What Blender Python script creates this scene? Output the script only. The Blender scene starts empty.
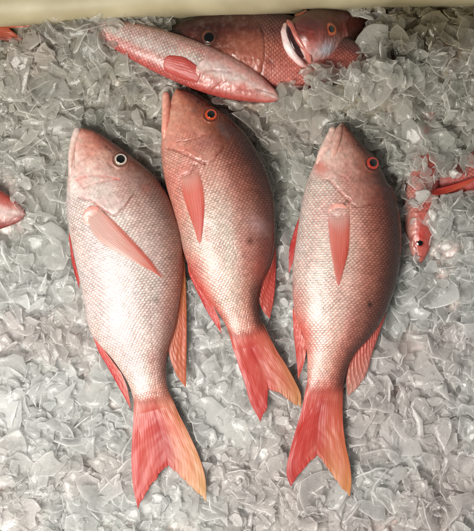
import bpy, math, random
import numpy as np
from mathutils import Matrix, Vector, Euler

rnd = random.Random(7)
rs = np.random.RandomState(11)
MM = 0.001
S = bpy.context.scene
COL = S.collection

# ------------------------------------------------------------ helpers
def P(pts):                      # photo-plan millimetres -> local mm, y up
    a = np.array(pts, float).reshape(-1, 2)
    return np.stack([a[:, 0] - 237.0, 265.5 - a[:, 1]], 1)

def lin(c):
    c = np.asarray(c, float) / 255.0
    return np.where(c <= 0.04045, c / 12.92, ((c + 0.055) / 1.055) ** 2.4)

def hashn(ix, iy, seed):
    h = (ix.astype(np.int64) * 374761393 + iy.astype(np.int64) * 668265263 + seed * 1442695041) & 0xffffffff
    h = ((h ^ (h >> 13)) * 1274126177) & 0xffffffff
    return ((h ^ (h >> 16)) & 0xffff) / 65535.0

def vn(x, y, seed=0):            # value noise, -1..1
    x = np.asarray(x, float); y = np.asarray(y, float)
    ix = np.floor(x); iy = np.floor(y); fx = x - ix; fy = y - iy
    fx = fx * fx * (3 - 2 * fx); fy = fy * fy * (3 - 2 * fy)
    a = hashn(ix, iy, seed); b = hashn(ix + 1, iy, seed)
    c = hashn(ix, iy + 1, seed); d = hashn(ix + 1, iy + 1, seed)
    return ((a + (b - a) * fx) * (1 - fy) + (c + (d - c) * fx) * fy) * 2 - 1

def fbm(x, y, seed=0, o=3):
    r = 0; a = 1.0; t = 0
    for k in range(o):
        r = r + a * vn(x * 2 ** k, y * 2 ** k, seed + k * 17); t += a; a *= 0.5
    return r / t

def smooth_poly(p, n=200):       # Catmull-Rom through points, resampled by arc length
    p = np.asarray(p, float)
    if len(p) == 2:
        u = np.linspace(0, 1, n)[:, None]
        return p[0] * (1 - u) + p[1] * u
    q = np.vstack([2 * p[0] - p[1], p, 2 * p[-1] - p[-2]])
    out = []
    for i in range(1, len(q) - 2):
        t = np.linspace(0, 1, 24, endpoint=False)[:, None]
        a, b, c, d = q[i - 1], q[i], q[i + 1], q[i + 2]
        out.append(0.5 * ((2 * b) + (c - a) * t + (2 * a - 5 * b + 4 * c - d) * t ** 2 + (3 * b - a - 3 * c + d) * t ** 3))
    out.append(p[-1:]); o = np.vstack(out)
    l = np.concatenate([[0], np.cumsum(np.linalg.norm(np.diff(o, axis=0), axis=1))])
    u = np.linspace(0, l[-1], n)
    return np.stack([np.interp(u, l, o[:, k]) for k in range(o.shape[1])], 1)

def dist_poly(X, Y, pl):
    best = np.full(X.shape, 1e9)
    for (x0, y0), (x1, y1) in zip(pl[:-1], pl[1:]):
        dx, dy = x1 - x0, y1 - y0
        t = np.clip(((X - x0) * dx + (Y - y0) * dy) / (dx * dx + dy * dy + 1e-9), 0, 1)
        best = np.minimum(best, np.hypot(X - x0 - t * dx, Y - y0 - t * dy))
    return best

def inside(X, Y, pl):
    r = np.zeros(X.shape, bool); n = len(pl)
    for i in range(n):
        x0, y0 = pl[i]; x1, y1 = pl[(i + 1) % n]
        if y0 == y1: continue
        r ^= ((y0 > Y) != (y1 > Y)) & (X < (x1 - x0) * (Y - y0) / (y1 - y0) + x0)
    return r

def sstep(a, b, x):
    t = np.clip((x - a) / (b - a), 0, 1)
    return t * t * (3 - 2 * t)

def mesh_from(name, V, F, mat, col=None, parent=None, origin=None, attrs=None, smooth=True):
    """V in mm (plan coordinates); parent is the thing, origin its base in mm"""
    V = np.asarray(V, np.float64)
    if origin is not None: V = V - np.asarray(origin)
    me = bpy.data.meshes.new(name)
    F = np.asarray(F, np.int32)
    k = F.shape[1]
    me.vertices.add(len(V)); me.vertices.foreach_set('co', (V * MM).astype(np.float32).ravel())
    me.loops.add(F.size); me.loops.foreach_set('vertex_index', F.ravel())
    me.polygons.add(len(F))
    me.polygons.foreach_set('loop_start', np.arange(0, F.size, k, dtype=np.int32))
    me.polygons.foreach_set('loop_total', np.full(len(F), k, np.int32))
    me.polygons.foreach_set('use_smooth', np.full(len(F), smooth, bool))
    if col is not None:
        a = me.color_attributes.new('Col', 'FLOAT_COLOR', 'POINT')
        c4 = np.ones((len(V), 4), np.float32); c4[:, :3] = col
        a.data.foreach_set('color', c4.ravel())
    for nm, arr in (attrs or {}).items():
        a = me.attributes.new(nm, 'FLOAT', 'POINT'); a.data.foreach_set('value', np.asarray(arr, np.float32))
    me.update(calc_edges=True); me.validate()
    me.materials.append(mat)
    o = bpy.data.objects.new(name, me); COL.objects.link(o)
    if parent is not None: o.parent = parent
    return o

def gridF(nu, nv, off=0, flip=False, closev=False):
    i, j = np.meshgrid(np.arange(nu - 1), np.arange(nv if closev else nv - 1), indexing='ij')
    j2 = (j + 1) % nv
    q = np.stack([i * nv + j, i * nv + j2, (i + 1) * nv + j2, (i + 1) * nv + j], -1).reshape(-1, 4) + off
    return q[:, ::-1] if flip else q

def thing(name, label, cat, origin, group=None):
    o = bpy.data.objects.new(name, None); COL.objects.link(o)
    o.empty_display_size = 0.02
    o.location = tuple(c * MM for c in origin)
    o['label'] = label; o['category'] = cat
    if group: o['group'] = group
    return o

# ------------------------------------------------------------ materials
def new_mat(name):
    m = bpy.data.materials.new(name); m.use_nodes = True
    nt = m.node_tree; nt.nodes.clear()
    out = nt.nodes.new('ShaderNodeOutputMaterial')
    return m, nt, nt.nodes, nt.links, out

def mk_skin(name, rough=(0.2, 0.42), coat=0.28, bump=0.25, spec=0.5):
    m, nt, N, L, out = new_mat(name)
    b = N.new('ShaderNodeBsdfPrincipled')
    at = N.new('ShaderNodeAttribute'); at.attribute_name = 'Col'
    tc = N.new('ShaderNodeTexCoord')
    n1 = N.new('ShaderNodeTexNoise'); n1.inputs['Scale'].default_value = 260; n1.inputs['Detail'].default_value = 5
    n2 = N.new('ShaderNodeTexNoise'); n2.inputs['Scale'].default_value = 1400; n2.inputs['Detail'].default_value = 2
    L.new(tc.outputs['Object'], n1.inputs['Vector']); L.new(tc.outputs['Object'], n2.inputs['Vector'])
    mr = N.new('ShaderNodeMapRange'); mr.inputs['From Min'].default_value = 0.3; mr.inputs['From Max'].default_value = 0.7
    mr.inputs['To Min'].default_value = 0.82; mr.inputs['To Max'].default_value = 1.12
    L.new(n1.outputs['Fac'], mr.inputs['Value'])
    mx = N.new('ShaderNodeVectorMath'); mx.operation = 'SCALE'
    L.new(at.outputs['Color'], mx.inputs[0]); L.new(mr.outputs[0], mx.inputs['Scale'])
    L.new(mx.outputs[0], b.inputs['Base Color'])
    r = N.new('ShaderNodeMapRange'); r.inputs['From Min'].default_value = 0.3; r.inputs['From Max'].default_value = 0.7
    r.inputs['To Min'].default_value = rough[0]; r.inputs['To Max'].default_value = rough[1]
    L.new(n1.outputs['Fac'], r.inputs['Value']); L.new(r.outputs[0], b.inputs['Roughness'])
    bp = N.new('ShaderNodeBump'); bp.inputs['Strength'].default_value = bump; bp.inputs['Distance'].default_value = 0.0004
    L.new(n2.outputs['Fac'], bp.inputs['Height']); L.new(bp.outputs[0], b.inputs['Normal'])
    b.inputs['Specular IOR Level'].default_value = spec
    b.inputs['Coat Weight'].default_value = coat; b.inputs['Coat Roughness'].default_value = 0.22
    L.new(b.outputs[0], out.inputs[0])
    return m

def mk_fin(name):
    m, nt, N, L, out = new_mat(name)
    b = N.new('ShaderNodeBsdfPrincipled')
    at = N.new('ShaderNodeAttribute'); at.attribute_name = 'Col'
    L.new(at.outputs['Color'], b.inputs['Base Color'])
    b.inputs['Roughness'].default_value = 0.42; b.inputs['Coat Weight'].default_value = 0.2
    b.inputs['Coat Roughness'].default_value = 0.25
    tl = N.new('ShaderNodeBsdfTranslucent'); L.new(at.outputs['Color'], tl.inputs[0])
    tp = N.new('ShaderNodeBsdfTransparent')
    fa = N.new('ShaderNodeAttribute'); fa.attribute_name = 'thin'
    m1 = N.new('ShaderNodeMixShader'); m1.inputs[0].default_value = 0.14
    L.new(b.outputs[0], m1.inputs[1]); L.new(tl.outputs[0], m1.inputs[2])
    m2 = N.new('ShaderNodeMixShader'); L.new(fa.outputs['Fac'], m2.inputs[0])
    L.new(m1.outputs[0], m2.inputs[1]); L.new(tp.outputs[0], m2.inputs[2])
    L.new(m2.outputs[0], out.inputs[0])
    return m

def mk_eye(name, rough):
    m, nt, N, L, out = new_mat(name)
    b = N.new('ShaderNodeBsdfPrincipled')
    at = N.new('ShaderNodeAttribute'); at.attribute_name = 'Col'
    L.new(at.outputs['Color'], b.inputs['Base Color'])
    b.inputs['Roughness'].default_value = rough; b.inputs['Coat Weight'].default_value = 1.0
    b.inputs['Coat Roughness'].default_value = 0.04
    L.new(b.outputs[0], out.inputs[0])
    return m

def mk_ice():
    m, nt, N, L, out = new_mat('clear_ice')
    tc = N.new('ShaderNodeTexCoord')
    n1 = N.new('ShaderNodeTexNoise'); n1.inputs['Scale'].default_value = 110; n1.inputs['Detail'].default_value = 4
    L.new(tc.outputs['Object'], n1.inputs['Vector'])
    n3 = N.new('ShaderNodeTexNoise'); n3.inputs['Scale'].default_value = 420; n3.inputs['Detail'].default_value = 3
    L.new(tc.outputs['Object'], n3.inputs['Vector'])
    bp = N.new('ShaderNodeBump'); bp.inputs['Strength'].default_value = 0.5; bp.inputs['Distance'].default_value = 0.0012
    L.new(n1.outputs['Fac'], bp.inputs['Height'])
    col = N.new('ShaderNodeAttribute'); col.attribute_name = 'Col'
    edge = N.new('ShaderNodeAttribute'); edge.attribute_name = 'edge'
    milk = N.new('ShaderNodeAttribute'); milk.attribute_name = 'milk'
    gl = N.new('ShaderNodeBsdfPrincipled')
    gl.inputs['Base Color'].default_value = (0.93, 0.96, 0.94, 1)
    gl.inputs['Transmission Weight'].default_value = 1.0
    gl.inputs['IOR'].default_value = 1.25; gl.inputs['Roughness'].default_value = 0.04
    L.new(bp.outputs[0], gl.inputs['Normal'])
    df = N.new('ShaderNodeBsdfPrincipled'); L.new(col.outputs['Color'], df.inputs['Base Color'])
    df.inputs['Roughness'].default_value = 0.2; df.inputs['Specular IOR Level'].default_value = 0.5
    L.new(bp.outputs[0], df.inputs['Normal'])
    tl = N.new('ShaderNodeBsdfTranslucent'); L.new(col.outputs['Color'], tl.inputs[0])
    dm = N.new('ShaderNodeMixShader'); dm.inputs[0].default_value = 0.45
    L.new(df.outputs[0], dm.inputs[1]); L.new(tl.outputs[0], dm.inputs[2])
    # fractured rims and trapped air are white
    e1 = N.new('ShaderNodeMath'); e1.operation = 'POWER'; e1.inputs[1].default_value = 2.6
    L.new(edge.outputs['Fac'], e1.inputs[0])
    e2 = N.new('ShaderNodeMath'); e2.operation = 'MULTIPLY'; e2.inputs[1].default_value = 1.0
    L.new(e1.outputs[0], e2.inputs[0])
    mr = N.new('ShaderNodeMapRange'); mr.inputs['From Min'].default_value = 0.45; mr.inputs['From Max'].default_value = 0.75
    mr.inputs['To Min'].default_value = 0.0; mr.inputs['To Max'].default_value = 0.12
    L.new(n3.outputs['Fac'], mr.inputs['Value'])
    a1 = N.new('ShaderNodeMath'); a1.operation = 'ADD'; L.new(e2.outputs[0], a1.inputs[0]); L.new(mr.outputs[0], a1.inputs[1])
    a2 = N.new('ShaderNodeMath'); a2.operation = 'ADD'; a2.use_clamp = True
    L.new(a1.outputs[0], a2.inputs[0]); L.new(milk.outputs['Fac'], a2.inputs[1])
    tp = N.new('ShaderNodeBsdfTransparent'); tp.inputs[0].default_value = (0.985, 0.988, 0.984, 1)
    gt = N.new('ShaderNodeMixShader'); gt.inputs[0].default_value = 0.90
    gs = N.new('ShaderNodeBsdfGlossy'); gs.inputs['Roughness'].default_value = 0.07; L.new(bp.outputs[0], gs.inputs['Normal'])
    fr = N.new('ShaderNodeFresnel'); fr.inputs['IOR'].default_value = 1.34; L.new(bp.outputs[0], fr.inputs['Normal'])
    ge = N.new('ShaderNodeNewGeometry'); fo = N.new('ShaderNodeMath'); fo.operation = 'SUBTRACT'; fo.inputs[0].default_value = 1.0
    L.new(ge.outputs['Backfacing'], fo.inputs[1])
    fm = N.new('ShaderNodeMath'); fm.operation = 'MULTIPLY'; L.new(fr.outputs[0], fm.inputs[0]); L.new(fo.outputs[0], fm.inputs[1])
    tg = N.new('ShaderNodeMixShader'); L.new(fm.outputs[0], tg.inputs[0]); L.new(tp.outputs[0], tg.inputs[1]); L.new(gs.outputs[0], tg.inputs[2])
    L.new(gl.outputs[0], gt.inputs[1]); L.new(tg.outputs[0], gt.inputs[2])
    mx = N.new('ShaderNodeMixShader'); L.new(a2.outputs[0], mx.inputs[0])
    L.new(gt.outputs[0], mx.inputs[1]); L.new(dm.outputs[0], mx.inputs[2])
    L.new(mx.outputs[0], out.inputs[0])
    return m

def mk_plain(name, c1, c2, scale, rough=0.6, bumpd=0.001):
    m, nt, N, L, out = new_mat(name)
    b = N.new('ShaderNodeBsdfPrincipled'); tc = N.new('ShaderNodeTexCoord')
    n1 = N.new('ShaderNodeTexNoise'); n1.inputs['Scale'].default_value = scale; n1.inputs['Detail'].default_value = 6
    L.new(tc.outputs['Object'], n1.inputs['Vector'])
    cr = N.new('ShaderNodeValToRGB'); cr.color_ramp.elements[0].position = 0.35; cr.color_ramp.elements[1].position = 0.68
    cr.color_ramp.elements[0].color = (*lin(c1), 1); cr.color_ramp.elements[1].color = (*lin(c2), 1)
    L.new(n1.outputs['Fac'], cr.inputs[0]); L.new(cr.outputs[0], b.inputs['Base Color'])
    bp = N.new('ShaderNodeBump'); bp.inputs['Distance'].default_value = bumpd; bp.inputs['Strength'].default_value = 0.5
    L.new(n1.outputs['Fac'], bp.inputs['Height']); L.new(bp.outputs[0], b.inputs['Normal'])
    b.inputs['Roughness'].default_value = rough
    L.new(b.outputs[0], out.inputs[0])
    return m

M_skin = mk_skin('wet_fish_skin'); M_lip = mk_skin('wet_jaw_skin', (0.25, 0.4), 0.5, 0.15)
M_fin = mk_fin('fin_membrane'); M_iris = mk_eye('iris', 0.3); M_pupil = mk_eye('pupil_black', 0.12)
M_ice = mk_ice()
M_floor = mk_skin('slush', (0.12, 0.4), 0.4, 0.8)
M_rim = mk_plain('cream_plastic', (150, 138, 106), (184, 174, 142), 14, 0.5)

# ------------------------------------------------------------ occupancy of the fish (ice keeps clear of it)
GX0, GY0, GN = -360, -380, 760
UNDER = np.full((GN, GN), 999.0)
def splat(V, dz=1.0, grow=1):
    ix = np.round(V[:, 0]).astype(int) - GX0; iy = np.round(V[:, 1]).astype(int) - GY0
    for a in range(-grow, grow + 1):
        for b in range(-grow, grow + 1):
            jx = np.clip(ix + a, 0, GN - 1); jy = np.clip(iy + b, 0, GN - 1)
            np.minimum.at(UNDER, (jx, jy), V[:, 2] - dz)

# ------------------------------------------------------------ fish
def scales(U, V, a, b, R):
    """shingled scales: returns height 0..1 along each scale, edge closeness, scale id noise"""
    H = np.zeros(U.shape); E = np.zeros(U.shape); ID = np.zeros(U.shape); done = np.zeros(U.shape, bool)
    i0 = np.floor((U - R) / a)
    for k in range(0, int(2 * R / a) + 3):
        i = i0 + k
        off = np.where(i.astype(int) % 2 == 0, 0.0, 0.5)
        j = np.round(V / b - off)
        cu = i * a; cv = (j + off) * b
        d = np.hypot((U - cu) * 0.95, V - cv)
        ok = (d < R) & ~done
        H[ok] = ((U - cu) / R * 0.5 + 0.5)[ok]; E[ok] = (d / R)[ok]
        ID[ok] = hashn(i, j, 5)[ok]
        done |= ok
    return H, E, ID

class Body:
    def __init__(s, belly, dorsal, A, B, kz=0.5, z0=0.0):
        s.A, s.B = P(A)[0], P(B)[0]
        s.L = np.linalg.norm(s.B - s.A); s.d = (s.B - s.A) / s.L
        n = np.array([-s.d[1], s.d[0]]); D = P(dorsal); Bl = P(belly)
        if ((D - s.A) @ n).mean() < ((Bl - s.A) @ n).mean(): n = -n
        s.n = n
        def prof(Q, sg):
            q = smooth_poly(np.vstack([s.A, Q]), 400)
            t = (q - s.A) @ s.d; o = (q - s.A) @ n * sg
            t = np.maximum.accumulate(t + np.arange(len(t)) * 1e-6)
            tt = np.linspace(0, s.L, 600); oo = np.interp(tt, t, o)
            return tt, oo
        s.tt, s.ro = prof(D, 1); _, s.lo = prof(Bl, -1)
        s.kz = kz; s.z0 = z0
    def lr(s, t):
        return np.interp(t, s.tt, s.lo), np.interp(t, s.tt, s.ro)
    def T(s, t, w):
        u = t / s.L
        k = np.interp(u, [0, 0.08, 0.25, 0.5, 0.8, 0.93, 1.0], [0.62, 0.6, 0.52, 0.5, 0.46, 0.34, 0.05])
        return w * k * (s.kz / 0.5)
    def bend(s, t):
        return s.z0 + 0.0 * t
    def z_at(s, X, Y):
        t = (X - s.A[0]) * s.d[0] + (Y - s.A[1]) * s.d[1]
        o = (X - s.A[0]) * s.n[0] + (Y - s.A[1]) * s.n[1]
        l, r = s.lr(np.clip(t, 0, s.L)); w = np.maximum((l + r) / 2, .5); c = (r - l) / 2
        q = np.clip((o - c) / w, -1, 1)
        return s.bend(t) + s.T(t, w) * np.sqrt(np.maximum(0, 1 - q * q)) ** 0.92

def bil(tab, u, v):              # colour table rows=u, cols=v
    tab = lin(np.array(tab)); R, Cn = tab.shape[:2]
    x = np.clip(u, 0, 1) * (R - 1); y = np.clip(v, 0, 1) * (Cn - 1)
    i = np.minimum(x.astype(int), R - 2); j = np.minimum(y.astype(int), Cn - 2)
    fx = (x - i)[..., None]; fy = (y - j)[..., None]
    fx = fx * fx * (3 - 2 * fx); fy = fy * fy * (3 - 2 * fy)
    return (tab[i, j] * (1 - fx) + tab[i + 1, j] * fx) * (1 - fy) + (tab[i, j + 1] * (1 - fx) + tab[i + 1, j + 1] * fx) * fy

def make_body(root, org, B, tab, head, feats, spots, seed, res=0.5, amp=0.7, both=False, keep=True, trans=None, gain=1.0, shift=1.0, dark=0.0, cheek=(), orbit=None):
    nt_ = int(B.L / res); nv = int(2.6 * (B.lo + B.ro).max() / 2 / res * 1.15); nb = max(24, nv // 4)
    if both: nb = nv
    u = np.linspace(0, 1, nt_); t = B.L * (0.35 * u ** 2 + 0.65 * u) ; t = t * B.L / t[-1]
    t[0] = 0.02
    l, r = B.lr(t); w = (l + r) / 2; c = (r - l) / 2
    w = np.maximum(w, 0.15)
    Tm = B.T(t, w)
    ph = np.linspace(0, math.pi, nv)
    def section(ph, sg, kb):
        q = -np.cos(ph)[None, :]; zz = np.sin(ph)[None, :] ** 0.92
        o = c[:, None] + w[:, None] * q
        X = B.A[0] + B.d[0] * t[:, None] + B.n[0] * o
        Y = B.A[1] + B.d[1] * t[:, None] + B.n[1] * o
        Z = B.bend(t)[:, None] + sg * kb * Tm[:, None] * zz
        return X, Y, Z, np.broadcast_to(q, X.shape)
    def dress(X, Y, Z, q, sg, phv):
        tt = np.broadcast_to(t[:, None], X.shape)
        dz = np.diff(Z, axis=1); dx = np.diff(X, axis=1); dy = np.diff(Y, axis=1)
        arc = np.concatenate([np.zeros((len(t), 1)), np.cumsum(np.sqrt(dx ** 2 + dy ** 2 + dz ** 2), 1)], 1)
        arc = arc - arc[:, arc.shape[1] // 2][:, None]
        wm = w.max(); V = arc * ((0.72 * w + 0.28 * wm) / w)[:, None]
        wu = tt + 1.6 * vn(tt / 40, V / 30, seed) - 0.0022 * V ** 2 * 0.6
        wv = V + 1.3 * vn(tt / 34, V / 40, seed + 3)
        H, E, ID = scales(wu, wv, 2.3, 4.4, 2.95)
        # outward normal from finite differences
        G = np.stack([X, Y, Z], -1)
        gu = np.gradient(G, axis=0); gv = np.gradient(G, axis=1)
        nn = np.cross(gu, gv); nn /= (np.linalg.norm(nn, axis=-1, keepdims=True) + 1e-9)
        ctr = np.stack([X * 0, Y * 0, Z * 0 + 1 * sg], -1)
        mid = nn[len(t) // 2, nn.shape[1] // 2]
        if mid[2] * sg < 0: nn = -nn
        inhead = np.zeros(X.shape)
        if head is not None:
            hp = smooth_poly(head, 60)
            poly = np.vstack([hp, B.A + B.n * 200 - B.d * 60 * 0 + (hp[-1] - B.A) @ B.d * B.d * 0.0 + B.d * ((hp[-1] - B.A) @ B.d), B.A + B.n * 200 - B.d * 200, B.A - B.n * 200 - B.d * 200,
                              B.A - B.n * 200 + B.d * ((hp[0] - B.A) @ B.d)])
            ins = inside(X, Y, poly); dd = dist_poly(X, Y, hp)
            sd = np.where(ins, dd, -dd)
            wdh = 2.2 + 11 * sstep(0.35, 0.8, q) + 8 * sstep(-0.5, -0.9, q)
            inhead = sstep(-1, 1, sd / wdh + 0.35 * fbm(X / 4, Y / 4, seed + 2) * (wdh > 3))
            for (kx_, ky_, ra_, rb_) in cheek:
                c0_ = P([(kx_, ky_)])[0]; inhead = inhead * (1 - 0.75 * np.exp(-(((X - c0_[0]) / ra_) ** 2 + ((Y - c0_[1]) / rb_) ** 2) ** 2))
            opr = np.where(ins, np.exp(-dd / 12.0), 0) * (1 - sstep(0.3, 0.7, np.abs(q)))     # plate lifts toward its rear margin
        un = tt / B.L
        fade = (1 - inhead) * (1 - sstep(0.955, 1.0, un)) * np.clip(np.sin(phv)[None, :] * 3.0, 0, 1)
        off = amp * (H - 0.5) * fade
        off = off + 0.45 * fbm(tt / 22, V / 22, seed + 9) + 0.12 * fbm(tt / 5, V / 5, seed + 31)
        vv = np.clip((q + 1) / 2 * shift, 0, 1)
        C = bil(tab, un, vv)
        n2 = fbm(tt / 16, V / 12, seed + 50)[..., None]; n3 = fbm(tt / 3.5, V / 3.5, seed + 70)[..., None]
        C = C * (1 + 0.13 * n2 * np.array([0.5, 1.3, 1.3]) + 0.07 * n3)
        # scale colouring: pale centre, deeper pink seam
        f = fade[..., None]
        e = sstep(0.52, 0.94, E)[..., None]
        lum = C.mean(-1, keepdims=True)
        pale = np.minimum(C * 1.12 + 0.055, 0.76)
        seam = C * (np.array([0.70, 0.50, 0.46]) + 0.14 * fbm(X / 18, Y / 18, seed + 7)[..., None])
        Cs = pale * (1 - e) + seam * e
        Cs = Cs * (0.90 + 0.2 * ID[..., None])
        C = C * (1 - f) + Cs * f
        if head is not None:
            off = off + 1.5 * opr * (1 - 0 * inhead)
            # mottled head skin, tiny cheek scales
            hm = inhead[..., None]
            mo = fbm(X / 6, Y / 6, seed + 90)[..., None]
            C = C * (1 - hm) + C * (1 + 0.16 * mo * np.array([0.4, 1.3, 1.3])) * hm
            off = off + inhead * (0.6 * fbm(X / 8, Y / 8, seed + 80) + 0.28 * (1 - np.abs(fbm(X / 5, Y / 9, seed + 81)) * 2.5).clip(0, 1))
            pale_ = sstep(0.15, 0.6, fbm(X / 7, Y / 5, seed + 82))[..., None] * hm * 0.35
            C = C * (1 - pale_) + np.minimum(C * 1.25 + 0.10, 0.85) * pale_
            cell = vn(X / 1.1, Y / 1.1, seed + 99)
            off = off + inhead * 0.05 * cell
        C = 0.84 * np.clip(C, 0, 1) ** 1.12 * (1 - np.array([0.80, 1.0, 1.05]) * (dark * sstep(0.58, 0.97, vv))[..., None])
        lm = C.mean(-1, keepdims=True); C = (C * 0.94 + lm * 0.06) * gain
        if orbit is not None and sg > 0:
            oc = P([orbit[:2]])[0]; od = np.hypot(X - oc[0], Y - oc[1]) / orbit[2]
            off = off + 0.9 * np.exp(-((od - 1.22) / 0.16) ** 2) - 0.8 * np.exp(-(od / 0.9) ** 4)
            og = (0.55 * np.exp(-((od - 1.02) / 0.13) ** 2))[..., None]; C = C * (1 - og) + np.array([0.10, 0.03, 0.02]) * og
        if sg > 0 or both:
            for (pts, wd, dep, colr, st) in feats:
                pl = smooth_poly(P(pts), 26)
                d_ = dist_poly(X + 0.7 * vn(X / 4, Y / 4, 3), Y + 0.7 * vn(X / 4, Y / 4, 4), pl)
                g = np.exp(-(d_ / wd) ** 2)
                off = off - 0.5 * dep * g
                gg = (g * st * 0.8 * (0.62 + 0.55 * fbm(X / 6, Y / 6, 55)).clip(0.05, 1.1))[..., None]
                if colr is not None: C = C * (1 - gg) + 0.88 * lin(colr) ** 1.15 * gg
            for (px, py, rx, ry, ang, dep, colr, st) in spots:
                cx, cy = P([(px, py)])[0]; ca, sa = math.cos(math.radians(ang)), math.sin(math.radians(ang))
                dx_ = X - cx; dy_ = Y - cy
                e_ = np.sqrt(((dx_ * ca + dy_ * sa) / rx) ** 2 + ((-dx_ * sa + dy_ * ca) / ry) ** 2)
                e_ = e_ + 0.22 * fbm(X / 5, Y / 5, 77)
                g = np.exp(-e_ ** 2 * 1.2)
                off = off - dep * g
                gg = (g * st)[..., None]
                if colr is not None: C = C * (1 - gg) + 0.88 * lin(colr) ** 1.15 * gg
        G = G + nn * (off * np.clip(un * 25, 0.1, 1) * np.clip(np.sin(phv)[None, :] * 2.2, 0.05, 1))[..., None]
        return G.reshape(-1, 3), C.reshape(-1, 3)
    X, Y, Z, q = section(ph, 1, 1); Vt, Ct = dress(X, Y, Z, q, 1, ph)
    phb = np.linspace(0, math.pi, nb)
    X, Y, Z, q = section(phb, -1, 1.0 if both else 0.8); Vb, Cb = dress(X, Y, Z, q, -1, phb)
    F = np.vstack([gridF(len(t), nv), gridF(len(t), nb, len(Vt), True)])
    V = np.vstack([Vt, Vb]); C = np.clip(np.vstack([Ct, Cb]), 0.004, 0.85)
    if keep: splat(Vb if trans is None else trans(V), 1.0)
    if trans is not None: V = trans(V)
    # orient faces outward
    F0 = V[F[len(t) // 2 * (nv - 1) + nv // 2]]
    if np.cross(F0[1] - F0[0], F0[2] - F0[0])[2] < 0: F = F[:, ::-1]
    return mesh_from('body', V, F, M_skin, C, root, org)

def coons(base, outer, sa, sb, nu, nv):
    b = smooth_poly(base, nu); o = smooth_poly(outer, nu) if not isinstance(outer, tuple) else outer[0]
    a = smooth_poly(sa, nv); c = smooth_poly(sb, nv)
    u = np.linspace(0, 1, nu)[:, None, None]; v = np.linspace(0, 1, nv)[None, :, None]
    P_ = (1 - v) * b[:, None] + v * o[:, None] + (1 - u) * a[None] + u * c[None] \
        - ((1 - u) * (1 - v) * b[0] + u * (1 - v) * b[-1] + (1 - u) * v * o[0] + u * v * o[-1])
    return P_

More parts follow.
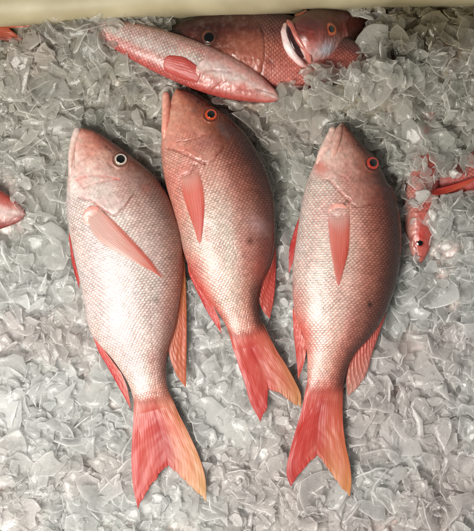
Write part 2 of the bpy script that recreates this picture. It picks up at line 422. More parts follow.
def make_fin(name, root, org, base, outer, sideA, sideB, tab, zf, rays=18, nu=150, nv=110, amp=0.2, thin=0.0,
             seed=1, ragged=1.0, sharp=None, label=None, thick=0.7, zn=0.7, soft=0.0, bfade=0.0, keep=True, trans=None):
    """base/outer run across the rays; sides run from base to outer; points in photo-plan mm"""
    b = P(base); o = P(outer)
    A_ = np.vstack([b[:1], P(sideA), o[:1]]) if len(sideA) else np.vstack([b[:1], o[:1]])
    B_ = np.vstack([b[-1:], P(sideB), o[-1:]]) if len(sideB) else np.vstack([b[-1:], o[-1:]])
    if sharp is not None:        # outer edge has a corner (fork of the tail)
        k = sharp; n1 = int(nu * 0.5)
        oo = np.vstack([smooth_poly(o[:k + 1], n1)[:-1], smooth_poly(o[k:], nu - n1 + 1)])
        G2 = coons(b, (oo,), A_, B_, nu, nv)
    else:
        G2 = coons(b, o, A_, B_, nu, nv)
    u = np.linspace(0, 1, nu)[:, None] * np.ones((1, nv)); v = np.ones((nu, 1)) * np.linspace(0, 1, nv)[None]
    # ragged tips between rays
    rj = np.array([vn(np.array([k * 0.9]), np.array([seed * 1.0]), 8)[0] for k in range(nu)])
    rag = ragged * (0.006 * np.abs(np.sin(np.arange(nu) / nu * rays * math.pi)) + 0.010 * np.array([vn(np.array([k * 0.13]), np.array([seed * 1.7]), 9)[0] for k in range(nu)]) + 0.010 * rj * (np.arange(nu) % 7 == 0))
    dirv = G2[:, -1] - G2[:, 0]
    G2 = G2 + dirv[:, None] * (rag[:, None] * v ** 6)[..., None]
    X, Y = G2[..., 0], G2[..., 1]
    wob = 0.25 * vn(v * 5, u * 3, seed)
    br = u * rays + wob
    ridge = np.abs(np.sin(br * math.pi)) ; ridge = 1 - ridge ** 0.7
    fine = 1 - np.abs(np.sin(br * 3 * math.pi)) ** 0.8
    k = sstep(0.25, 0.9, v)
    hh = amp * (ridge * (1 - 0.4 * k) + 0.6 * fine * k)
    env = np.clip(np.minimum(u, 1 - u) * 12, 0, 1) * np.clip((1 - v) * 14, 0, 1)
    Z = zf(X, Y, u, v) + hh + zn * fbm(u * 4, v * 4, seed + 5)
    C = bil(tab, v, u)
    st = fbm(br * 3.1, v * 2.2, seed + 11)[..., None]; st2 = vn(br * 9, v * 5, seed + 12)[..., None]
    C = C * (1 + 0.20 * st * np.array([0.5, 1.2, 1.2]) + 0.10 * st2)
    rr = (ridge * 0.5 + fine * 0.5)[..., None]
    C = C * (0.90 + 0.12 * rr) * (0.90 if soft > 0 else np.array([0.74, 0.62, 0.60])) + 0.035 * np.array([0.82, 0.46, 0.36])
    top = np.stack([X, Y, Z + thick * 0.5 * env], -1).reshape(-1, 3)
    bot = np.stack([X, Y, Z - thick * 0.5 * env - 0.05], -1).reshape(-1, 3)
    nV = len(top)
    # stitch the rim
    idx = np.arange(nV).reshape(nu, nv)
    rim = np.concatenate([idx[:, 0], idx[-1, 1:], idx[::-1, -1][1:], idx[0, ::-1][1:-1]])
    r2 = np.roll(rim, -1)
    side = np.stack([rim, r2, r2 + nV, rim + nV], 1)
    F = np.vstack([gridF(nu, nv), gridF(nu, nv, nV, True), side])
    f0 = top[F[len(idx) // 2 * (nv - 1) + nv // 2]]
    if np.cross(f0[1] - f0[0], f0[2] - f0[0])[2] < 0: F = F[:, ::-1]
    V = np.vstack([top, bot]); C = np.clip(np.vstack([C.reshape(-1, 3)] * 2), 0.004, 0.85)
    th = thin * sstep(0.1, 1, v) * (1 - 0.6 * rr[..., 0])
    th = np.maximum(th, bfade * (1 - sstep(0.0, 0.13, v + 0.04 * st[..., 0])))
    if soft > 0:
        th = np.maximum(th, soft * np.clip(1 - sstep(0, 0.16, np.minimum(u, 1 - u)) + (1 - sstep(0, 0.14, v)) + 0.6 * sstep(0.8, 1, v), 0, 1))
        th = np.maximum(th, 0.42 * soft + 0.25 * st[..., 0])
    if keep: splat(V, 1.0)
    if trans is not None: V = trans(V)
    ob = mesh_from(name, V, F, M_fin, C, root, org, {'thin': np.concatenate([th.ravel()] * 2)})
    if label: ob['label'] = label
    return ob

def dome(nr, na, radii, zs):
    V = [(0, 0, zs[0])]; F = []
    for r_, z_ in zip(radii[1:], zs[1:]):
        for k in range(na):
            a = 2 * math.pi * k / na; V.append((r_ * math.cos(a), r_ * math.sin(a), z_))
    V = np.array(V); T = []
    for k in range(na): T.append((0, 1 + k, 1 + (k + 1) % na, 1 + (k + 1) % na))
    return V, len(radii)

def make_eye(root, org, pos, normal, r, pr, iris, ring, sq=1.0, glassy=(8, 7, 8)):
    """iris dome with a dark orbit edge, pupil as sub-part"""
    nrm = Vector(normal).normalized(); q = nrm.to_track_quat('Z', 'Y'); Mx = np.array(q.to_matrix())
    def shell(rad, zf, cf, name, mat, par, n=22, na=56):
        rr = np.linspace(0.001, 1, n) * rad; a = np.linspace(0, 2 * math.pi, na, endpoint=False)
        R_, A_ = np.meshgrid(rr, a, indexing='ij')
        V = np.stack([R_ * np.cos(A_) * sq, R_ * np.sin(A_), zf(R_ / rad)], -1)
        C = cf(R_ / rad, A_)
        V = V.reshape(-1, 3) @ Mx.T + np.array(pos)
        F = gridF(n, na, closev=True)
        return mesh_from(name, V, F, mat, np.clip(C.reshape(-1, 3), 0.003, .85), par, org)
    ic, rc = lin(iris), lin(ring)
    def cf(x, a):
        k = sstep(0.70, 1.0, x + 0.06 * np.cos(a * 2 + 1))[..., None]; s_ = sstep(pr / r * 0.95, pr / r * 1.15, x)[..., None]
        n_ = vn(np.cos(a) * 9 + x * 2, np.sin(a) * 9, 5)[..., None]
        c0 = ic * (1 + 0.35 * n_) * (1 - 0.25 * np.sin(a)[..., None] * 0.6)
        c0 = c0 * s_ + (c0 * 0.55) * (1 - s_)
        return c0 * (1 - k) + rc * k
    e = shell(r, lambda x: 2.2 * np.sqrt(np.maximum(0, 1.02 - x ** 2)) - 1.0 + 0.35 * np.exp(-((x - .9) / .08) ** 2), cf, 'eye', M_iris, root)
    gc = lin(glassy)
    p = shell(pr, lambda x: 1.45 + 0.6 * np.sqrt(np.maximum(0, 1.0 - x ** 2)) - 0.3, lambda x, a: gc * (1 + 1.5 * (x[..., None] < 0.35) * 0.0) + 0 * x[..., None], 'pupil', M_pupil, e)
    return e

def make_jaw(root, org, pts, widths, ths, zc, cols, seed=3, name='lower_jaw', trans=None, on=None):
    """tapered lobe following a centre line in plan"""
    c = smooth_poly(P(pts), 90); n = len(c); u = np.linspace(0, 1, n)
    wd = np.interp(u, np.linspace(0, 1, len(widths)), widths); th = np.interp(u, np.linspace(0, 1, len(ths)), ths)
    cap = np.sqrt(np.clip(1 - ((0.09 - u) / 0.09).clip(0, 1) ** 2, 0.0004, 1)) * np.sqrt(np.clip(1 - ((u - 0.9) / 0.1).clip(0, 1) ** 2, 0.0004, 1)); wd = wd * cap; th = th * cap
    zz = np.interp(u, np.linspace(0, 1, len(zc)), zc)
    if on is not None: zz = zz + on.z_at(c[:, 0], c[:, 1])
    tg = np.gradient(c, axis=0); tg /= np.linalg.norm(tg, axis=1, keepdims=True); nm = np.stack([-tg[:, 1], tg[:, 0]], 1)
    na = 40; a = np.linspace(0, 2 * math.pi, na, endpoint=False)
    q = np.cos(a)[None]; s_ = np.sin(a)[None]
    X = c[:, 0][:, None] + nm[:, 0][:, None] * wd[:, None] * q; Y = c[:, 1][:, None] + nm[:, 1][:, None] * wd[:, None] * q
    Z = zz[:, None] + th[:, None] * s_
    Z = Z + 0.35 * fbm(X / 5, Y / 5, seed)
    C = bil(cols, u[:, None] * np.ones((1, na)), (q * 0.5 + 0.5) * np.ones((n, 1)))
    C = C * (1 + 0.15 * fbm(X / 4, Y / 4, seed + 4)[..., None])
    V = np.stack([X, Y, Z], -1).reshape(-1, 3)
    if trans is not None: V = trans(V)
    splat(V, 1.0)
    F = gridF(n, na, closev=True)
    return mesh_from(name, V, F, M_lip, np.clip(C.reshape(-1, 3), .004, .85), root, org)

def eye_on(root, org, B, px, r, pr, iris, ring, sq=1.0, lift=-0.6, nz=0.0):
    x, y = P([px])[0]; h = 2.0
    z = float(B.z_at(np.array(x), np.array(y)))
    gx = float(B.z_at(np.array(x + h), np.array(y)) - B.z_at(np.array(x - h), np.array(y))) / (2 * h)
    gy = float(B.z_at(np.array(x), np.array(y + h)) - B.z_at(np.array(x), np.array(y - h))) / (2 * h)
    k = 0.6
    make_eye(root, org, (x, y, z + lift), (-gx * k, -gy * k, 1), r, pr, iris, ring, sq)

def on_body(B, lift=1.2):
    def f(X, Y, u, v):
        e = np.clip(np.minimum(u, 1 - u) * 5, 0, 1)
        return B.z_at(X, Y) + lift * (0.45 + 0.55 * e)
    return f
def flat(z0, z1, z2=None):
    return lambda X, Y, u, v: z0 + (z1 - z0) * v + 1.0 * np.sin(u * 7 + v * 3) * v

def tail_z(B):
    def f(X, Y, u, v):
        w_ = 1 - sstep(0.22, 0.55, v)
        return (B.z_at(X, Y) + 0.35) * w_ + (0.5 - 4.5 * v) * (1 - w_)
    return f

RED = (216, 62, 52); ORG = (226, 150, 84)

# ============================================================ LEFT FISH (pale)
def finish(root): pass

org = (-110, -10, -18)
f1 = thing('snapper_fish', 'palest silvery white snapper with white-rimmed eye, lying closest to the left edge of the ice', 'fish', org, 'whole snappers laid side by side on ice')
B1 = Body([(76, 131), (72.5, 141), (69.5, 162), (67.4, 183), (66.3, 204), (67.4, 218), (71.8, 244), (77.7, 271), (83.6, 298), (89, 328), (99, 344), (110, 356), (121, 371), (128.5, 384), (133.5, 399), (135, 414)],
          [(93.8, 130.8), (106.4, 138), (121.2, 148.5), (133.8, 158), (144.4, 166.4), (155, 177), (168, 196), (175, 214), (180, 231), (182.4, 250), (182.8, 270), (181, 290), (178, 312), (174.5, 330), (168.6, 348), (166.2, 362), (166.2, 376), (168.5, 390), (175, 404)],
          (82, 127.5), (155, 410))
W = (238, 222, 216); PK = (235, 205, 198)
tab1 = [[(236, 204, 194), (232, 186, 172), (222, 158, 140), (196, 124, 106), (140, 78, 64)],
        [(240, 214, 206), (238, 206, 196), (228, 188, 176), (204, 152, 136), (140, 90, 74)],
        [(238, 214, 208), (236, 210, 204), (226, 198, 192), (190, 158, 148), (140, 104, 90)],
        [(238, 206, 198), (238, 214, 208), (226, 210, 204), (196, 174, 166), (150, 112, 98)],
        [(240, 218, 212), (240, 222, 218), (230, 214, 210), (206, 188, 182), (170, 122, 104)],
        [(240, 214, 208), (240, 224, 220), (232, 216, 212), (216, 198, 194), (186, 136, 118)],
        [(238, 204, 196), (240, 220, 214), (234, 214, 208), (214, 190, 184), (160, 112, 98)],
        [(236, 196, 186), (240, 216, 208), (232, 206, 198), (202, 168, 158), (136, 92, 80)],
        [(234, 160, 146), (234, 156, 140), (232, 140, 124), (230, 156, 134), (180, 112, 90)]]
head1 = P([(66, 192), (81, 198), (93.8, 202.5), (106.4, 210.7), (117, 216), (125.4, 208.6), (136, 195), (146, 186), (152, 172)])
feats1 = [([(81, 198), (93.8, 202.3), (106.4, 210.7), (116, 215.5)], 1.3, 1.6, (170, 60, 50), 0.9),
          ([(117, 216), (125.4, 208.6), (136, 195)], 1.2, 1.6, (140, 74, 58), 0.85),
          ([(79, 181), (91.6, 177), (112.7, 179), (120, 181)], 1.6, 0.5, (222, 96, 84), 0.6),
          ([(87, 188.6), (102, 184), (113, 182), (121, 181.5)], 1.2, 0.7, (206, 90, 78), 0.6),
          ([(80, 181), (87, 188)], 2.2, 0.3, (224, 92, 84), 0.55),
          ([(109, 164), (114, 168)], 1.5, 0.8, (92, 72, 66), 0.7),
          ([(110, 150), (113, 145), (117, 147), (123, 150)], 1.1, 0.6, (196, 90, 70), 0.5),
          ([(131, 172), (137, 173), (139, 168)], 2.0, 0.4, (150, 76, 60), 0.5),
          ([(78, 131), (76, 142), (75, 154), (76, 168)], 0.9, 1.0, (120, 84, 74), 0.65),
          ([(152, 300), (153.5, 340), (156, 375), (158, 404)], 0.55, 0.35, (150, 108, 98), 0.5)]
spots1 = [(108, 147, 1.5, 1.1, 30, 0.8, (80, 44, 38), 0.9), (112, 151, 1.1, 0.9, 30, 0.6, (80, 44, 38), 0.8), (92, 148, 13, 15, 0, 0, (226, 142, 118), 0.55), (104, 139, 12, 6, -30, 0, (160, 72, 58), 0.5),
          (106, 192, 14, 9, -10, 0, (226, 212, 204), 0.7), (147, 190, 6, 7, 0, 0, (170, 92, 76), 0.4),
          (130, 160, 14, 11, 0, 0.8, (176, 112, 92), 0.35), (104, 216, 6, 5, 0, 1.6, (190, 84, 72), 0.5),
          (157, 299, 3.2, 4, 0, 0, (120, 96, 84), 0.5), (112, 318, 1.2, 1.2, 0, 0, (90, 70, 60), 0.5),
          (120, 365, 1.0, 1.0, 0, 0, (90, 70, 60), 0.5), (145, 240, 20, 5, -60, 0, (214, 190, 186), .3)]
make_body(f1, org, B1, tab1, head1, feats1, spots1, 21, gain=1.1, shift=1.04, dark=0.2, cheek=[(104, 192, 17, 9), (128, 190, 9, 10)], orbit=(121.8, 160.7, 6.9))
make_jaw(f1, org, [(78.6, 127.2), (75.4, 138), (73.2, 150), (72, 166), (72, 184)], [3.3, 3.8, 3.6, 2.6, 1.2], [4, 5, 5, 4, 2], [3.5, 5, 7, 7.5, 6],
         [[(236, 214, 206), (226, 200, 190)], [(232, 206, 196), (214, 170, 158)], [(232, 196, 186), (222, 176, 164)]])
eye_on(f1, org, B1, (121.8, 160.7), 6.9, 4.3, (236, 228, 212), (150, 96, 78), 0.98, lift=-0.3)
finP = [[(240, 206, 196), (238, 196, 184), (238, 170, 154)], [(240, 200, 190), (240, 188, 176), (236, 130, 112)], [(240, 204, 194), (238, 170, 156), (234, 110, 92)], [(238, 160, 144), (234, 130, 112), (230, 96, 80)]]
make_fin('pectoral_fin', f1, org, [(88.5, 222), (92, 214), (100, 209), (105.5, 212)], [(147, 267.5), (155, 272), (162, 276.5), (164.5, 276)], [(94, 233), (104, 244), (125, 256)], [(117, 222), (131, 236), (150, 257)], finP, on_body(B1, 1.2), zn=0.15, thick=0.35, soft=0.85, rays=13, thin=0.0, seed=4, amp=0.10)
make_jaw(f1, org, [(92, 226), (91, 219), (94, 213), (102, 210)], [3.5, 5.6, 5.6, 3.0], [.6, .9, .9, .4], [-.1, -.1, 0, -.2],
         [[(238, 206, 198), (234, 186, 174)], [(240, 208, 200), (230, 166, 154)], [(234, 170, 158), (228, 146, 132)]], 9, 'fin_base', on=B1)
tailtab = [[(234, 168, 152), (232, 150, 134), (230, 136, 120), (232, 160, 138), (206, 140, 114)],
           [(222, 62, 58), (222, 72, 64), (206, 44, 46), (230, 120, 88), (226, 150, 104)],
           [(218, 54, 52), (222, 82, 70), (200, 40, 44), (230, 142, 96), (228, 168, 108)],
           [(214, 50, 50), (220, 76, 66), (206, 56, 52), (232, 164, 104), (228, 184, 118)]]
make_fin('tail_fin', f1, org, [(133.6, 394), (144, 396), (157, 395), (169, 390)], [(137.3, 508.5), (145.4, 493.8), (156.8, 477.3), (167.7, 465.2), (175.8, 472), (189, 485), (205.2, 499.6)],
         [(133.4, 420), (132, 440), (131.3, 463), (133, 488)], [(178, 412), (188, 432), (198.6, 455.8), (205, 478)], tailtab, tail_z(B1), rays=22, nu=190, nv=150, sharp=3, seed=6, amp=0.055, ragged=1.8, bfade=0.95)
make_fin('dorsal_fin', f1, org, [(179, 225), (181, 262), (179, 305), (168, 349)], [(182, 231), (185.5, 280), (186.5, 330), (185.8, 388)], [], [(171, 362), (178, 378)],
         [[(214, 140, 92), (216, 140, 84), (214, 120, 84), (210, 116, 86)], [(222, 170, 104), (224, 150, 88), (222, 116, 82), (222, 124, 84)]], flat(-2, -4), rays=22, nv=50, thin=0.12, seed=8)
make_fin('anal_fin', f1, org, [(91.5, 332), (104, 350), (121, 373)], [(98, 352), (113, 378), (130.8, 410)], [], [(127, 388)],
         [[(226, 90, 84), (230, 120, 110), (232, 150, 138)], [(216, 34, 48), (214, 40, 52), (222, 90, 80)]], flat(-2, -5), rays=9, nv=50, seed=9)
make_fin('pelvic_fin', f1, org, [(69, 232), (73, 255), (79, 280)], [(68, 238), (71.2, 262), (78.6, 290)], [], [],
         [[(220, 80, 74), (220, 80, 74)], [(206, 52, 56), (206, 52, 56)]], flat(-4, -6), rays=5, nu=80, nv=24, seed=10)

# ============================================================ MIDDLE FISH (pink, dark back)
org = (-18, 15, -18)
f2 = thing('snapper_fish', 'rosy snapper with orange-rimmed eye, the middle one between the pale fish and the right-hand fish', 'fish', org, 'whole snappers laid side by side on ice')
B2 = Body([(172, 97), (169, 108), (165.5, 122), (162.5, 134), (161, 146), (161.5, 160), (163.8, 175), (167.3, 190), (172.8, 209.4), (178.7, 231), (183, 250), (188.3, 266), (195, 282), (205.5, 297), (215.7, 309.4), (223.6, 321), (229.2, 334), (233, 349)],
          [(188, 91.6), (200.6, 98.6), (213.3, 106.8), (226, 115), (238.6, 126), (249, 138), (262, 160), (268.8, 176.5), (273.2, 193), (275, 212), (275, 231), (274, 248), (271, 262), (266, 275), (260, 289), (258.3, 306), (261, 320), (267, 333), (273, 343)],
          (176, 88.7), (252, 346))
tab2 = [[(228, 164, 140), (216, 142, 116), (190, 112, 86), (146, 76, 56), (92, 46, 36)],
        [(238, 180, 160), (230, 162, 138), (214, 144, 120), (176, 104, 78), (104, 54, 40)],
        [(234, 160, 142), (230, 156, 138), (206, 138, 120), (150, 90, 70), (98, 54, 40)],
        [(232, 140, 122), (232, 150, 134), (222, 168, 152), (158, 96, 78), (96, 52, 38)],
        [(234, 150, 132), (232, 176, 160), (226, 184, 170), (176, 116, 98), (104, 56, 42)],
        [(236, 176, 160), (236, 204, 192), (230, 196, 184), (196, 150, 136), (132, 76, 60)],
        [(232, 110, 96), (238, 186, 172), (232, 200, 188), (202, 144, 130), (150, 74, 60)],
        [(230, 100, 86), (240, 196, 180), (234, 198, 184), (212, 158, 140), (132, 80, 66)],
        [(228, 130, 112), (238, 184, 168), (232, 176, 160), (208, 146, 128), (110, 66, 54)],
        [(228, 120, 104), (228, 124, 108), (226, 112, 98), (218, 110, 92), (140, 70, 56)]]
head2 = P([(160, 148), (169, 149.6), (181.6, 153.8), (196.4, 161), (206, 165.6), (213.3, 162.3), (223.8, 148.6), (230, 138), (236, 124)])
feats2 = [([(169, 149.6), (181.6, 153.8), (196.4, 161), (206, 165.4)], 1.4, 1.8, (140, 50, 38), 0.95),
          ([(206, 165.4), (213.3, 162.3), (223.8, 148.6)], 1.3, 1.6, (150, 70, 50), 0.8),
          ([(177.4, 143.3), (190, 142.5), (203, 138), (213.3, 135)], 1.1, 0.8, (176, 84, 66), 0.6),
          ([(194, 112), (201, 117)], 2.6, 0.6, (104, 96, 92), 0.7),
          ([(220, 127), (223, 132), (228, 138)], 3.2, 0.3, (104, 104, 106), 0.65),
          ([(172, 104), (170, 116), (168, 128)], 0.9, 0.8, (160, 80, 64), 0.5),
          ([(183, 178), (190, 175), (194, 170), (196, 167)], 1.8, 2.0, (104, 60, 56), 0.85),
          ([(233, 240), (243, 290), (249, 334)], 0.5, 0.35, (160, 96, 86), 0.35)]
spots2 = [(199, 103, 1.4, 1.1, 30, 0.8, (70, 36, 30), 0.9), (203, 106.5, 1.1, 0.9, 30, 0.6, (70, 36, 30), 0.8), (205, 145, 10, 7, 10, 0.3, (172, 116, 110), 0.6), (186, 127, 12, 10, 0, 0, (218, 148, 128), 0.5),
          (211, 116, 13, 11, 0, 0.8, (186, 98, 62), 0.45), (250, 241, 3.4, 3.8, 0, 0.0, (110, 66, 58), 0.85),
          (257, 226, 13, 8, -40, 0, (196, 160, 160), 0.5), (208, 238, 2.5, 6, 20, 0, (222, 100, 84), 0.5),
          (208, 228, 2, 4, 10, 0, (222, 90, 76), 0.5), (194, 290, 10, 13, 35, 0, (226, 72, 62), 0.6), (258, 270, 9, 14, 0, 0, (180, 76, 62), .4),
          (186, 174, 9, 6, 10, -1.0, (226, 150, 140), 0.4)]
make_body(f2, org, B2, tab2, head2, feats2, spots2, 47, shift=1.06, dark=0.52, cheek=[(206, 148, 13, 8), (186, 140, 12, 8)], orbit=(211.2, 116.3, 6.6))
make_jaw(f2, org, [(165.8, 91.5), (166.2, 102), (166.6, 114), (165.8, 128), (165, 144)], [3.2, 4.3, 4.6, 4.0, 1.6], [4, 5, 5.5, 5, 2], [2.5, 3, 4.5, 5.5, 6],
         [[(224, 168, 152), (206, 130, 112)], [(234, 168, 150), (204, 116, 98)], [(232, 158, 138), (220, 140, 120)]], 5)
eye_on(f2, org, B2, (211.2, 116.3), 6.6, 3.9, (232, 84, 36), (150, 60, 36), 0.96, lift=-0.2)
finP2 = [[(236, 178, 162), (234, 164, 148), (234, 160, 144)], [(236, 116, 98), (236, 112, 92), (234, 110, 92)], [(230, 110, 94), (226, 88, 72), (222, 76, 60)], [(232, 140, 122), (228, 110, 94), (224, 96, 78)]]
make_fin('pectoral_fin', f2, org, [(181.5, 176), (187, 177), (194, 174), (199, 170)], [(196, 233), (198.5, 242), (201, 243), (202.5, 236)], [(182.5, 192), (187, 208), (192, 222)], [(204, 188), (205.5, 204), (204.5, 222)], finP2, on_body(B2, 1.2), zn=0.15, thick=0.35, soft=0.85, rays=10, nu=110, seed=14, amp=0.10)
tail2 = [[(228, 124, 108), (228, 120, 104), (226, 112, 98), (222, 112, 96), (180, 92, 74)],
         [(222, 66, 60), (224, 84, 74), (210, 52, 50), (224, 104, 82), (206, 110, 80)],
         [(216, 50, 50), (222, 74, 64), (220, 96, 82), (222, 112, 84), (214, 140, 92)],
         [(210, 44, 46), (214, 54, 52), (222, 84, 70), (220, 140, 90), (222, 164, 104)]]
make_fin('tail_fin', f2, org, [(227, 327), (237, 331), (249, 330), (262.5, 322)], [(260.2, 421), (266, 408), (268.4, 388.6), (279.6, 392.8), (291, 402), (301.5, 407)],
         [(234, 351), (239.5, 368.5), (245, 384), (250, 402)], [(275.4, 348), (286, 364.8), (294.4, 380), (300.7, 394)], tail2, tail_z(B2), rays=20, nu=170, nv=120, sharp=2, seed=16, amp=0.055, ragged=1.8, bfade=0.95)
make_fin('dorsal_fin', f2, org, [(275, 243), (272, 262), (263, 282), (258.5, 300)], [(276.3, 252), (276, 275), (274, 298), (270, 319)], [], [(263, 311)],
         [[(150, 70, 56), (186, 70, 58), (206, 80, 66), (206, 80, 66)], [(190, 70, 60), (206, 60, 54), (222, 86, 76), (222, 110, 100)]], flat(-2, -5), rays=14, nv=50, thin=0.15, seed=18)
make_fin('anal_fin', f2, org, [(187.5, 264), (198, 284), (214, 308)], [(194, 286), (206, 310), (221.5, 334)], [(189, 274)], [(219.5, 320)],
         [[(226, 78, 66), (226, 78, 66), (230, 110, 96)], [(218, 50, 52), (214, 44, 50), (224, 76, 66)]], flat(-2, -5), rays=8, nv=60, seed=19)

# ============================================================ RIGHT FISH
org = (94, 10, -18)
f3 = thing('snapper_fish', 'tan-pink snapper with red-rimmed eye, rightmost of the three whole fish, its tail pointing straight down', 'fish', org, 'whole snappers laid side by side on ice')
B3 = Body([(335, 129), (329.5, 137), (323.8, 146), (317.4, 157), (311, 171), (305.8, 184.6), (302.4, 199), (299.6, 216), (296.5, 237.6), (293.4, 262), (292.4, 284), (293.3, 303), (297, 321), (303, 335), (306.6, 349), (307.4, 368), (306.9, 384), (304.5, 398)],
          [(344.5, 124.4), (351.5, 131.5), (361.9, 144), (374.4, 157), (382, 170), (387.5, 182), (392.6, 188.6), (397.8, 204.7), (400.6, 221), (401.4, 243), (400, 262), (396.6, 281.5), (390.5, 301), (381.5, 321), (369.5, 338), (357, 351.5), (348.8, 365), (344.6, 379), (342.6, 391), (342.4, 401)],
          (341, 123.2), (324, 399))
tab3 = [[(232, 198, 186), (216, 170, 154), (184, 126, 108), (146, 90, 72), (104, 58, 44)],
        [(240, 212, 202), (234, 192, 180), (216, 164, 148), (182, 120, 102), (116, 64, 50)],
        [(238, 206, 196), (232, 196, 186), (206, 154, 140), (170, 108, 92), (104, 56, 42)],
        [(238, 208, 200), (236, 190, 180), (214, 164, 150), (168, 104, 86), (92, 48, 36)],
        [(238, 206, 198), (238, 200, 190), (228, 186, 174), (184, 124, 104), (94, 52, 38)],
        [(240, 200, 192), (238, 206, 196), (230, 188, 176), (180, 120, 102), (96, 54, 42)],
        [(236, 160, 148), (238, 204, 194), (228, 184, 172), (176, 120, 104), (108, 64, 54)],
        [(234, 130, 116), (238, 192, 180), (226, 172, 158), (180, 118, 102), (120, 70, 60)],
        [(236, 160, 146), (236, 180, 166), (226, 166, 150), (196, 130, 112), (130, 80, 68)],
        [(226, 116, 102), (226, 120, 106), (218, 106, 92), (200, 100, 84), (140, 70, 58)]]
head3 = P([(300, 176), (314, 177), (328, 181), (338.5, 193), (347, 201.5), (355.4, 208), (366, 205), (378.6, 200), (386, 188), (388, 178)])
feats3 = [([(328, 180.4), (338.5, 193), (347, 201.5)], 1.3, 1.6, (176, 84, 72), 0.8),
          ([(347, 201.5), (355.4, 208), (366, 205), (378, 201)], 1.3, 1.6, (140, 66, 54), 0.8),
          ([(338, 176), (343, 178), (346, 182)], 1.3, 0.9, (196, 96, 84), 0.6),
          ([(326, 150), (330, 160), (328, 170), (334, 178)], 2.2, -0.7, (240, 214, 206), 0.5),
          ([(333, 138), (330, 146), (325, 152)], 1.3, 1.0, (176, 110, 98), 0.6),
          ([(339, 140), (334, 150), (330, 158)], 1.6, -0.8, (238, 204, 194), 0.5),
          ([(331, 208), (337, 207.5), (343, 205), (346, 201)], 1.9, 2.2, (112, 84, 82), 0.85),
          ([(347, 203), (347.5, 214), (347, 226)], 0.9, 0.7, (190, 84, 70), 0.6),
          ([(342, 190), (356, 206), (352, 200)], 0.8, 0.5, (206, 150, 138), 0.4)]
spots3 = [(357, 146, 1.4, 1.1, 30, 0.8, (70, 36, 30), 0.9), (360.5, 150, 1.1, 0.9, 30, 0.6, (70, 36, 30), 0.8), (320, 168, 7, 9, 20, 0.3, (226, 118, 100), 0.75), (333, 165, 10, 12, 0, 0, (232, 190, 178), 0.5),
          (341, 180, 8, 5, -20, -0.4, (232, 170, 158), 0.5), (372, 164, 12, 12, 0, 0.8, (160, 92, 76), 0.35),
          (358, 188, 13, 14, 0, 0, (196, 146, 132), .4), (368, 304, 3.0, 3.4, 0, 0, (50, 34, 32), 0.95), (292, 285, 2, 4, 0, 0, (90, 40, 40), .6),
          (338, 213, 8, 6, 0, -1.2, (232, 196, 190), 0.5), (300, 330, 9, 16, 0, 0, (226, 96, 82), 0.5)]
make_body(f3, org, B3, tab3, head3, feats3, spots3, 83, gain=1.05, shift=1.06, dark=0.58, cheek=[(345, 182, 12, 9)], orbit=(371.6, 164, 7.0))
make_jaw(f3, org, [(333.2, 126.4), (331, 135), (327, 145), (322, 156), (317, 168)], [3.0, 4.6, 5.4, 5.0, 2.4], [3, 4.5, 5, 4, 2], [2, 3, 4.5, 5.5, 6],
         [[(226, 190, 178), (222, 184, 172)], [(236, 200, 188), (220, 170, 156)], [(236, 196, 184), (226, 160, 146)]], 15)
make_jaw(f3, org, [(340.8, 126), (339, 133), (336.5, 141), (334, 150), (331, 160)], [1.8, 2.8, 3.4, 3.2, 1.4], [1.6, 1.8, 1.8, 1.5, .8], [3.5, 8.2, 11.6, 14, 15],
         [[(206, 156, 140), (190, 128, 112)], [(222, 176, 162), (204, 142, 126)], [(230, 186, 172), (214, 158, 142)]], 25, 'upper_lip')
eye_on(f3, org, B3, (371.6, 164), 7.2, 4.2, (206, 66, 48), (196, 60, 44), 0.9, lift=0.0)
make_fin('pectoral_fin', f3, org, [(326, 212), (333, 216), (341, 216), (347, 211)], [(331.5, 268), (335, 283), (337, 284), (340.5, 274)], [(326.3, 226), (328, 245)], [(347.8, 228), (346.5, 250)], [[(238, 196, 188), (236, 184, 174), (234, 170, 158)], [(236, 136, 122), (234, 124, 108), (232, 110, 92)], [(232, 130, 116), (226, 104, 88), (222, 80, 64)], [(232, 150, 134), (228, 120, 104), (224, 100, 84)]], on_body(B3, 1.2), zn=0.15, thick=0.35, soft=0.85, rays=11, nu=110, seed=24, amp=0.10)
make_jaw(f3, org, [(329, 216), (332, 211), (339, 210), (345, 212)], [3.0, 5.6, 5.6, 3], [.5, .7, .7, .4], [-.2, -.2, -.2, -.2],
         [[(234, 190, 182), (230, 170, 158)], [(236, 206, 202), (230, 160, 146)], [(230, 170, 158), (228, 150, 136)]], 29, 'fin_base', on=B3)
tail3 = [[(226, 116, 102), (224, 110, 96), (216, 100, 86), (206, 104, 88), (160, 80, 66)],
         [(218, 50, 46), (220, 62, 54), (200, 50, 46), (216, 90, 66), (214, 100, 70)],
         [(214, 46, 44), (218, 60, 52), (206, 60, 52), (224, 118, 80), (222, 130, 80)],
         [(204, 48, 48), (214, 64, 58), (214, 84, 68), (226, 150, 92), (224, 158, 92)]]
make_fin('tail_fin', f3, org, [(306.8, 381), (315, 385), (330, 385), (343.6, 381)], [(290.5, 485.8), (298.5, 476), (309, 463), (318.2, 454.7), (328, 468.6), (340, 485), (350.3, 497.7)],
         [(302, 408), (295.5, 431), (289, 456), (286.5, 474)], [(342.6, 416), (345.5, 443), (350, 464), (351.8, 482)], tail3, tail_z(B3), rays=21, nu=180, nv=140, sharp=3, seed=26, amp=0.055, ragged=1.8, bfade=0.95)
